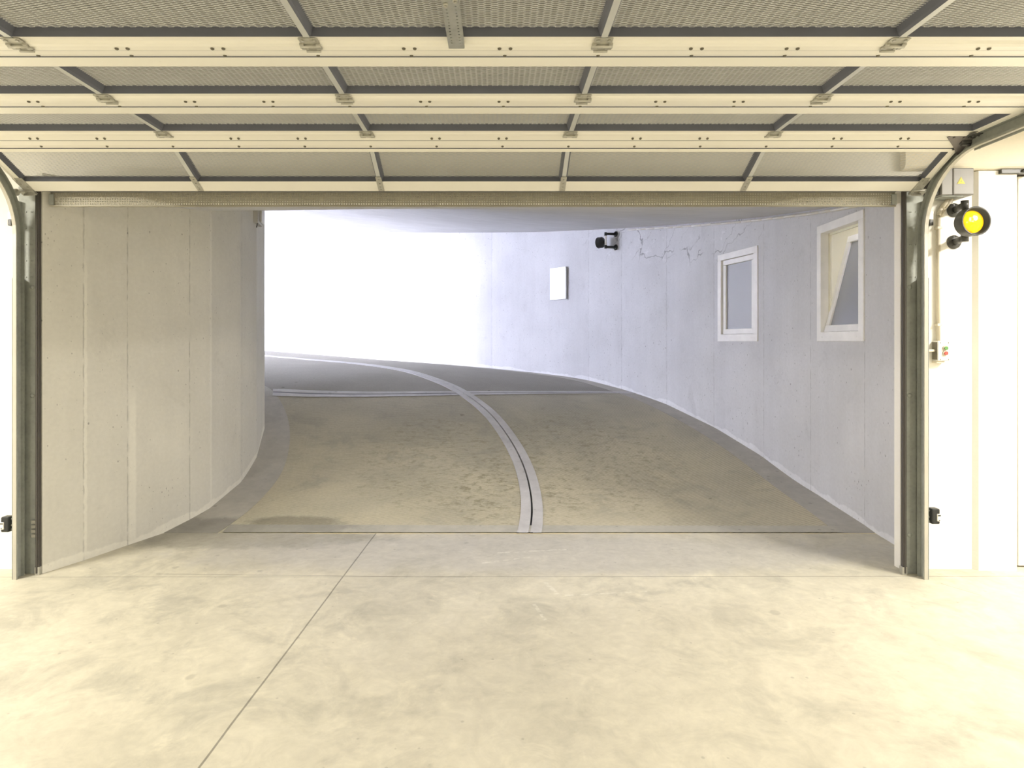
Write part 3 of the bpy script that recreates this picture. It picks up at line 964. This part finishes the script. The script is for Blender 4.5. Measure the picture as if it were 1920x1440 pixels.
def section(y, length, head, tail, tailkind, rot, inf, mul, screws=True):
    g = MB()
    for kind, y0, ln in (('head', 0, head), (tailkind, length - tail, tail)):
        pr, mt = rail_profile(y0, kind, ln)
        g.extrude_x(pr, XL - OFFX, XR - OFFX, mt)
    # side stiles
    for x0, x1, inner in ((XL - OFFX, XL - OFFX + .045, 1), (XR - OFFX - .045, XR - OFFX, 0)):
        b = len(g.v)
        g.v += [(x0, head, 0), (x1, head, 0), (x1, length - tail, 0), (x0, length - tail, 0), (x0, head, TH), (x1, head, TH), (x1, length - tail, TH), (x0, length - tail, TH)]
        g.cur = 0; g.face([b, b + 3, b + 2, b + 1])
        g.cur = 1 if inner else 0; g.face([b + 1, b + 2, b + 6, b + 5])
        g.cur = 0 if inner else 1; g.face([b + 3, b, b + 4, b + 7])
        g.cur = 1; g.face([b + 4, b + 5, b + 6, b + 7])
        g.cur = 0
        e = x1 - .010 if not inner else x0 + .010     # raised lip along the outer edge
        g.box(e - .004, e + .004, head, length - tail, -.005, 0)
    s = g.build('door_section', [CREAM, DARK], door, (0, y - door.location.y, 0), (rot, 0, 0))
    for (x0, x1) in fields:
        o = link('mesh_infill', inf, s, (x0 - OFFX - .005, head - .010, TH - .006))
        o.scale = ((x1 - x0 + .01) / BASEW, 1, 1)
    for x in RIBX:
        link('mullion', mul, s, (x - OFFX, head, 0))
    if screws:
        st = (RIBX[1] - RIBX[0]) / 3
        x = RIBX[0] - 3 * st
        while x < XR - .03:
            if x > XL + .03:
                link('screw', screw, s, (x - OFFX, .089, .003))
                near = min(abs(x - q) for q in RIBX)
                if near > .1:
                    for dx in (-.022, .022):
                        link('screw', screw, s, (x + dx - OFFX, .026, .0))
            x += st
    return s
for i in range(4):
    section(SEAM[i], SEAM[i + 1] - SEAM[i], HEAD, TAIL, 'tail', 0, infill, mull, screws=(i > 0))
TILT = -math.atan2(.215, .422)
last = section(SEAM[4], .474, .13, .091, 'bottom', TILT, infill_d, mull_d)
# perforated straps closing the mullions of the lowest section
def perforated(name, xs, ys, hole, mat, th, axis='xy'):
    g = MB(); nx, ny = len(xs), len(ys)
    for y in ys:
        for x in xs:
            g.v.append((x, y, 0) if axis == 'xy' else (x, 0, y))
    for j in range(ny - 1):
        for i in range(nx - 1):
            if not hole(i, j):
                g.face([j * nx + i, j * nx + i + 1, (j + 1) * nx + i + 1, (j + 1) * nx + i])
    return g, th
def solid(o, th, off=0):
    m = o.modifiers.new('thickness', 'SOLIDIFY'); m.thickness = th; m.offset = off
    return o
for x in RIBX:
    ys = [0, .018, .026, .052, .060, .082, .090, .104, .112, .128]
    g, th = perforated('strap', [-.018, -.004, .004, .018], ys, lambda i, j: i == 1 and j in (1, 3, 5, 7), GALV, .002)
    o = g.build('strap', STEEL_PALE, last, (x - OFFX, .340, -.004))
    solid(o, .002)
# hinges over every mullion at each seam
def hinge_mesh():
    g = MB()
    g.box(-.036, .036, -.062, -.016, -.004, 0, .0015)
    g.box(-.030, .030, -.016, .034, -.005, -.001, .0015)
    g.tube((-.040, -.014, -.010), (.040, -.014, -.010), .0075, n=10)
    g.tube((-.028, .030, -.008), (.028, .030, -.008), .006, n=8)
    g.box(-.040, -.024, -.030, .012, -.012, -.003, .001); g.box(.024, .040, -.030, .012, -.012, -.003, .001)
    for x, y in ((-.022, -.05), (.022, -.05), (-.020, .012), (.020, .012)):
        g.tube((x, y, -.004), (x, y, -.010), .007, n=6)
    return g.mesh('hinge', STEEL_PALE)
hm = hinge_mesh()
for si in (1, 2, 3, 4):
    for x in RIBX:
        link('hinge', hm, door, (x - OFFX, SEAM[si] - door.location.y, -.001))
# dark end plates with roller carriers, both ends of each seam
def end_plate(side):
    s = side
    g = MB()
    poly = [(-s * .125, .010), (-s * .105, -.005), (s * .035, -.005), (s * .035, .135), (s * .02, .145), (-s * .05, .075)]
    b = [(x, y) for x, y in poly]
    g.v = [(x, y, -.010) for x, y in b] + [(x, y, -.006) for x, y in b]
    n = len(b)
    for i in range(n):
        j = (i + 1) % n
        g.face([i, j, n + j, n + i])
    g.face(list(range(n))[::-1]); g.face([n + i for i in range(n)])
    for x, y in ((-.085, .01), (-.03, .01), (.01, .05)):
        g.tube((s * x, y, -.010), (s * x, y, -.015), .006, n=8)
    return g
def roller_bracket(side):
    s = side
    g = MB()
    x0, x1 = sorted((-s * .005, s * .085))
    g.box(x0 - .03 * (s < 0) - .0, x1 + .0, -.06, .10, -.012, -.006, .002)
    g.box(x0, x1, .095, .101, -.055, -.006)
    g.box(x0, x1, .02, .05, -.040, -.010, .003)
    for y in (-.03, .0, .075):
        g.tube((s * .02, y, -.012), (s * .02, y, -.019), .008, n=8)
        g.tube((s * .055, y, -.012), (s * .055, y, -.019), .008, n=8)
    g.tube((s * .0, .035, -.045), (s * .11, .035, -.045), .008, n=10)
    g.tube((s * .085, .035, -.045), (s * .105, .035, -.045), .024, n=18)
    return g
for side, ex in ((1, XR), (-1, XL)):
    o = end_plate(side).build('end_plate', simple('brown_grey_steel_%s' % ('r' if side > 0 else 'l'), (.17, .155, .15), .5, .3), last, (ex - .01 * side - OFFX, 0, 0))
    for si in (1, 2, 3, 4):
        roller_bracket(side).build('roller_bracket', GALV if si < 4 else simple('dark_bracket_steel', (.13, .13, .125), .45, .5), door, (ex - OFFX - side * .03, SEAM[si] - door.location.y, 0))
# bottom corner brackets
for side, ex in ((1, XR), (-1, XL)):
    g = MB(); s = side
    x0, x1 = sorted((0, -s * .062))
    g.box(x0, x1, .352, .474, -.004, 0, .001)
    g.box(x0 - (.03 if s < 0 else 0), x1 + (.03 if s > 0 else 0), .455, .50, -.012, .004, .002)
    g.box(x0, x1, .474, .478, -.035, .0)
    for px_, py_ in ((.015, .375), (.045, .375), (.02, .405), (.045, .43), (.015, .445), (.03, .465)):
        g.tube((-s * px_, py_, -.004), (-s * px_, py_, -.009), .005, n=8)
    g.tube((-s * .02, .46, -.02), (s * .07, .46, -.02), .008, n=10)
    g.tube((s * .035, .46, -.02), (s * .055, .46, -.02), .022, n=16)
    g.build('corner_bracket', STEEL_PALE, last, (ex - OFFX, 0, 0))
# rubber bottom seal
g = MB(); g.box(XL - OFFX, XR - OFFX, .474, .486, .004, .04, .003)
g.build('bottom_seal', RUBBER, last)

# operator arm on the middle of the door: perforated channel
t = empty('door_operator_arm', (-.158, 2.40, 2.646))
tag(t, 'grey perforated steel arm along the middle of the open door', 'bracket')
xs = [-.029, -.019, -.013, .013, .019, .029]
ys = [-1.5]
y = -1.49
while y < -.03:
    ys += [y, y + .007]; y += .0215
ys.append(0)
g, th = perforated('arm', xs, ys, lambda i, j: i in (1, 3) and j % 2 == 1, GALV, .002)
o = g.build('arm_plate', GALV, t); solid(o, .002)
g = MB(); g.box(-.031, -.029, -1.5, 0, 0, .012); g.box(.029, .031, -1.5, 0, 0, .012)
g.build('arm_flange', GALV, t)
for dx, dy in ((.017, -.345), (-.017, -.32)):
    g = MB(); g.tube((dx, dy, 0), (dx, dy, -.009), .009, n=6); g.tube((dx, dy, -.009), (dx, dy, -.013), .005, n=10)
    g.build('bolt', STEEL_PALE, t)

# ------------------------------------------------------------------ tracks and door frame posts
def track(side):
    s = side
    xf = 2.604 if s > 0 else -2.940          # opening edge of the frame
    root = empty('door_track', (xf, 3.95, 0))
    tag(root, 'steel frame post with curved roller track, %s of the garage door' % ('right' if s > 0 else 'left'), 'door track', 'roller tracks of the garage door')
    # local: u = distance outward from the opening edge
    def bx(g, u0, u1, *r, bev=0.0):
        a, b = sorted((s * u0, s * u1)); g.box(a, b, *r, bev=bev); return g
    g = MB()
    bx(g, .027, .150, 0.01, .014, 0.0, 2.50)
    bx(g, .027, .030, .0, .014, 0.0, 2.50)
    bx(g, .130, .137, -.02, .014, 0.0, 2.40)
    for k in range(5):
        z = 2.335 - k * .105
        for u in (.060, .070):
            g.tube((s * u, .010, z), (s * u, .006, z), .0035, n=8)
        g.tube((s * .10, .010, z), (s * .10, .006, z), .004, n=8)
    for z in (.25, 1.15, 1.85):
        g.lathe([(.016, 0), (.016, .001), (.006, .006)], Matrix.Translation((s * .06, .010, z)) @ Matrix.Rotation(R(90), 4, 'X'), 14, True)
    post = g.build('frame_post', GALV_GREEN, root)
    g = MB(); bx(g, .004, .027, -.012, .012, .01, 2.47, bev=.004); bx(g, .010, .020, -.018, -.010, .01, 2.47, bev=.002)
    g.build('rubber_seal', RUBBER, root)
    g = MB(); bx(g, -.002, .030, -.014, .02, 0, .05, bev=.002)
    g.build('seal_foot', STEEL_PALE, root)
    # the roller track: vertical, quarter curve, horizontal
    Rr, ztop = 0.44, 2.615
    yv = -.075
    path = [(yv, 0.0), (yv, ztop - Rr)]
    for i in range(1, 13):
        t_ = math.pi / 2 * i / 12
        path.append((yv - Rr + Rr * math.cos(t_), ztop - Rr + Rr * math.sin(t_)))
    path.append((-2.9, ztop))
    # outward normals in the (y, z) plane
    def sweep(prof, mat, name):
        g = MB(); n = len(prof)
        for i, (y, z) in enumerate(path):
            if i <= 1: nn_ = (1, 0)
            elif i >= len(path) - 2: nn_ = (0, 1)
            else:
                t_ = math.pi / 2 * (i - 1) / 12; nn_ = (math.cos(t_), math.sin(t_))
            for u, w_ in prof:
                g.v.append((s * u, y + nn_[0] * w_, z + nn_[1] * w_))
        for i in range(len(path) - 1):
            for k in range(n):
                l = (k + 1) % n
                g.face([i * n + k, i * n + l, (i + 1) * n + l, (i + 1) * n + k])
        g.face(list(range(n))[::-1]); g.face([(len(path) - 1) * n + k for k in range(n)])
        return g.build(name, mat, root)
    tr = sweep([(.082, -.014), (.110, -.014), (.110, .052), (.086, .052), (.086, .048), (.106, .048), (.106, -.010), (.086, -.010), (.086, -.004), (.082, -.004)], GALV_GREEN, 'roller_track')
    lip = sweep([(.084, -.0185), (.106, -.0185), (.106, -.0142), (.084, -.0142)], TRACK_EDGE, 'track_lip')
    lip.parent = tr
    g = MB()      # foot angle and wall brackets
    bx(g, .1105, .1135, -.09, .06, 0, 1.9)
    g.build('angle_leg', GALV_GREEN, root)
    g = MB(); bx(g, .137, .190, .050, .054, 0.0, .055); bx(g, .137, .140, -.04, .054, 0, .055)
    g.tube((s * .160, .050, .03), (s * .160, .042, .03), .008, n=8)
    g.build('wall_bracket', GALV_GREEN, root)
    g = MB(); bx(g, .111, .114, -2.9, -.46, ztop - .030, ztop + .065)
    g.build('hanger_angle', GALV_GREEN, root)
    g = MB()      # limit contact beside the curve
    bx(g, .140, .165, -.06, -.02, 2.235, 2.275, bev=.004)
    g.build('limit_contact', OLIVE, root)
    g = MB(); g.tube((s * .150, -.04, 2.235), (s * .140, -.03, 2.18), .003, n=6)
    g.build('contact_wire', WHITEP, root)
    g = MB(); bx(g, .146, .170, -.05, -.04, 2.270, 2.325)
    g.build('contact_arm', STEEL_PALE, root)
    if s < 0:
        for k in range(4):
            z = .235 + k * .030
            g = MB(); bx(g, .028, .060, -.004, .012, z, z + .022, bev=.003)
            g.build('louvre', STEEL_PALE, root)
    return root
track(1)
track(-1)

# perforated grille strip under the lintel
xs = [-2.90]
x = -2.885
while x < 2.56:
    xs += [x, x + .0085]; x += .0160
xs.append(2.585)
ys = [2.378]
for k in range(5):
    ys += [2.388 + k * .0160, 2.388 + k * .0160 + .0080]
ys.append(2.470)
t = empty('perforated_grille_strip', (0, 3.985, 0))
tag(t, 'long tan perforated metal strip across the top of the opening', 'grille')
g, th = perforated('g', xs, ys, lambda i, j: i % 2 == 1 and j % 2 == 1, GRILLE, .001, 'xz')
solid(g.build('perforated_sheet', GRILLE, t), .0012)
g = MB(); g.box(-2.90, 2.585, -.012, .008, 2.374, 2.381); g.build('lip', GRILLE, t)
g = MB(); g.box(-2.90, 2.585, -.02, .0, 2.468, 2.478); g.build('top_flange', DARK, t)
for x in (-2.905, 2.56):
    g = MB(); g.box(x, x + .03, -.012, .0, 2.385, 2.455, .002); g.build('end_cap', GALV_GREEN, t)

# ------------------------------------------------------------------ signal lamps
def signal_lamp(name, loc, rz, yaw, lens_col, label, dark, tube_mat, arm=.17):
    t = empty(name, loc, rz)
    tag(t, label, 'signal lamp')
    hz = .105
    px = -.056
    for sz in (1, -1):
        g = MB()
        g.lathe([(.046, 0), (.046, .006), (.040, .016), (.024, .022)], Matrix.Translation((0, 0, sz * hz)) @ Matrix.Rotation(R(90), 4, 'X'), 28, True)
        for q in range(3):
            th = R(90 + 120 * q + 20)
            g.tube((.034 * math.cos(th), -.016, sz * hz + .034 * math.sin(th)), (.034 * math.cos(th), -.020, sz * hz + .034 * math.sin(th)), .004, n=8)
        g.build('flange', dark, t)
        g = MB()
        g.tube((0, -.018, sz * hz), (px, -arm, sz * (hz - .0)), .022, .019, n=16)
        g.tube((px, -arm, sz * (hz - .030)), (px, -arm, sz * (hz + .024)), .0215, n=20)
        g.build('arm', dark, t)
    g = MB(); g.tube((px, -arm, -hz - .02), (px, -arm, hz + .02), .016, n=18)
    g.build('pole', tube_mat, t)
    hs = empty('head', (px - .022, -arm, -.022)); hs.parent = t; hs.rotation_euler = (0, 0, yaw)
    M = Matrix.Rotation(R(90), 4, 'X')
    g = MB()
    g.lathe([(.020, -.01), (.030, .010), (.040, .022), (.078, .040), (.087, .055), (.087, .117), (.0895, .119), (.0895, .123), (.081, .123), (.080, .095), (.070, .092), (.068, .088)], M, 44)
    g.build('lamp_housing', dark, hs)
    k = NT(name + '_lens'); k.b.inputs['Base Color'].default_value = c4(lens_col)
    k.b.inputs['Roughness'].default_value = .16
    k.b.inputs['Emission Color'].default_value = c4(lens_col)
    k.b.inputs['Emission Strength'].default_value = .38 if lens_col[0] > .5 else 0
    w_ = k.new('ShaderNodeTexVoronoi'); k.put(w_.inputs['Vector'], k.obj()); w_.inputs['Scale'].default_value = 38
    k.bump(w_.outputs['Distance'], .5, .004)
    g = MB(); g.lathe([(.070, .090), (.064, .096), (.050, .101), (.030, .105), (.010, .107), (.0005, .107)], M, 36)
    g.build('lens', k.m, hs)
    return t
signal_lamp('yellow_signal_lamp', (3.007, 4.04, 2.258), 0, 0, (.95, .60, .01), 'round yellow signal lamp in a dark hood on the white wall', OLIVE, OLIVE)
wa = 29.2
pw = pol(wa, R_OUT - .02, 0)
signal_lamp('black_signal_lamp', (pw[0], pw[1], 3.105), R(wa - 90) , R(-75), (.03, .03, .03), 'black hooded signal lamp high on the curved ramp wall, turned up the ramp', BLACK, WHITEP, arm=.16)

# ------------------------------------------------------------------ grey cabinet
t = empty('electrical_cabinet', (2.833, 4.04, 2.432))
tag(t, 'grey electrical cabinet with yellow warning triangle, up in the corner right of the door', 'cabinet')
g = MB(); g.box(.002, .205, -.125, 0, 0, .172, .006); g.build('body', BOXGREY, t)
g = MB(); g.box(0, .069, -.133, -.120, .002, .174, .004); g.build('cover', BOXGREY, t)
g = MB(); g.box(.0725, .207, -.133, -.120, .002, .174, .007); g.build('lid', BOXGREY, t)
g = MB(); g.box(-.060, .0, -.115, 0, .004, .165, .005); g.build('side_box', BOXDARK, t)
g = MB(); g.box(.01, .15, -.12, -.01, -.006, 0, .002); g.build('gland_plate', GALV_GREEN, t)
tri = MB()
def rtri(g, cx, cz, r, y0, y1):
    g.prism([(cx + r * math.sin(R(120 * i)), cz + r * math.cos(R(120 * i))) for i in range(3)], y0, y1)
rtri(tri, .122, .086, .030, -.1345, -.133); lab = tri.build('warning_triangle', YELL, t)
g = MB(); rtri(g, .122, .086, .026, -.1349, -.1345); g.build('triangle_border', BLACK, lab)
g = MB(); rtri(g, .122, .086, .0225, -.1353, -.1349); g.build('triangle_field', YELL, lab)
g = MB(); g.prism([(.1245, .1005), (.1180, .0840), (.1225, .0855), (.1190, .0740), (.1262, .0890), (.1220, .0880), (.1262, .1000)], -.1357, -.1353)
g.build('lightning_bolt', BLACK, lab)

# conduit and push-button box
g = MB()
g.path([(2.894, 4.022, 1.503), (2.894, 4.022, 2.325), (2.912, 4.022, 2.37), (2.945, 4.0, 2.428)], .0125, 12)
for z in (1.60, 2.235):
    g.box(2.878, 2.910, 4.006, 4.04, z, z + .016, .002)
tag(g.build('cable_conduit', CREAMP), 'cream conduit running down from the grey cabinet to the button box', 'conduit')
g = MB()
g.path([(2.915, 4.028, 2.32), (2.935, 4.022, 2.37), (2.962, 3.99, 2.43)], .010, 8)
tag(g.build('flexible_conduit', CREAMP), 'short pale flexible hose under the grey cabinet', 'hose')
g = MB()
g.path([(2.98, 4.03, 2.43), (2.99, 4.03, 2.415), (3.0, 4.03, 2.37)], .003, 6)
tag(g.build('cable', WHITEP), 'thin pale wire from the grey cabinet to the yellow lamp', 'cable')
t = empty('push_button_box', (2.866, 4.04, 1.370))
tag(t, 'small white push-button box with green and red buttons on the wall', 'control box')
g = MB(); g.box(0, .078, -.050, 0, 0, .133, .006); g.build('body', WHITEP, t)
g = MB(); g.box(-.001, .081, -.056, -.050, .003, .131, .004); g.build('cover', WHITEP, t)
g = MB(); g.box(-.004, .001, -.045, -.004, .01, .125, .002); g.build('side_plate', simple('brown_side_plate', (.16, .14, .10), .6), t)
g = MB(); g.box(-.003, .05, -.045, 0, -.012, .0, .002); g.build('base_flange', CREAMP, t)
for z, m_ in ((.086, GREENB), (.053, REDB)):
    g = MB(); g.tube((.044, -.056, z), (.044, -.064, z), .0165, n=20); rg = g.build('button_ring', CREAMP, t)
    g = MB(); g.tube((.044, -.064, z), (.044, -.071, z), .0115, n=20)
    g.build('button', m_, rg)
for x in (.014, .066):
    for z in (.012, .120):
        g = MB(); g.tube((x, -.056, z), (x, -.058, z), .003, n=8); g.build('screw', SCREW, t)
g = MB(); g.path([(2.748, 4.0, 1.437), (2.80, 4.0, 1.437), (2.862, 4.012, 1.440)], .009, 10)
tag(g.build('cable_conduit', CREAMP), 'short horizontal pale conduit from the track into the button box', 'conduit')

# photocells at the foot of the tracks
for s, x in ((1, 2.752), (-1, -3.092)):
    t = empty('photocell', (x, 3.90, .342 if s > 0 else .290))
    tag(t, 'small black photocell with white face on the %s door track' % ('right' if s > 0 else 'left'), 'photocell', None)
    x0, x1 = (0, .052) if s > 0 else (-.050, 0)
    g = MB(); g.box(x0, x1, -.02, .03, 0, .098, .008)
    g.build('body', BLACK, t)
    g = MB(); xa = (.030, .054) if s > 0 else (-.052, -.026)
    g.box(xa[0], xa[1], -.026, .0, .020, .066, .003)
    fc = g.build('face', WHITEP, t)
    g = MB(); g.box(xa[0] + .004, xa[1] - .004, -.028, -.026, .054, .060); g.build('mark', BLACK, fc)
    g = MB(); g.tube(((xa[0] + xa[1]) / 2, -.026, .028), ((xa[0] + xa[1]) / 2, -.028, .028), .003, n=8)
    g.build('mark', BLACK, fc)
    for z in (.015, .04, .08):
        g = MB(); g.tube((-s * .015, .005, z), (0 + s * .005, .005, z), .005, n=8)
        g.build('spacer', STEEL_PALE, t)

# small bulkhead box high on the inner wall
p = Vector((-2.437, 6.26, 2.79))
t = empty('bulkhead_box', p); t.rotation_euler = (0, 0, R(100))
tag(t, 'small grey bulkhead box high on the edge of the inner curved wall', 'box')
g = MB(); g.box(-.12, .12, -.022, .03, -.10, .10, .008); g.build('base', simple('grey_box_plastic', (.50, .49, .46), .5), t)
g = MB(); g.box(-.05, .10, -.045, -.022, -.08, .09, .01); g.build('cover', simple('pale_grey_box_plastic', (.60, .59, .56), .4), t)
g = MB(); g.tube((-.09, -.01, -.10), (-.13, -.01, -.15), .005, n=6); g.build('cable_tail', OLIVE, t)

# white blank plate on the outer wall
pa, pb = Vector(pol(38.6 - 1.35, R_OUT - .05, 0)), Vector(pol(38.6 + 1.35, R_OUT - .05, 0))
d = (pb - pa).normalized()
t = MB()
L = (pb - pa).length
t.box(0, L, -.012, .012, 0, .57, .003)
o = t.build('wall_plate', simple('white_enamel', (.93, .93, .93), .35), None, (pa.x, pa.y, 2.245), (0, 0, math.atan2(d.y, d.x)))
tag(o, 'blank white rectangular plate on the curved ramp wall', 'plate')
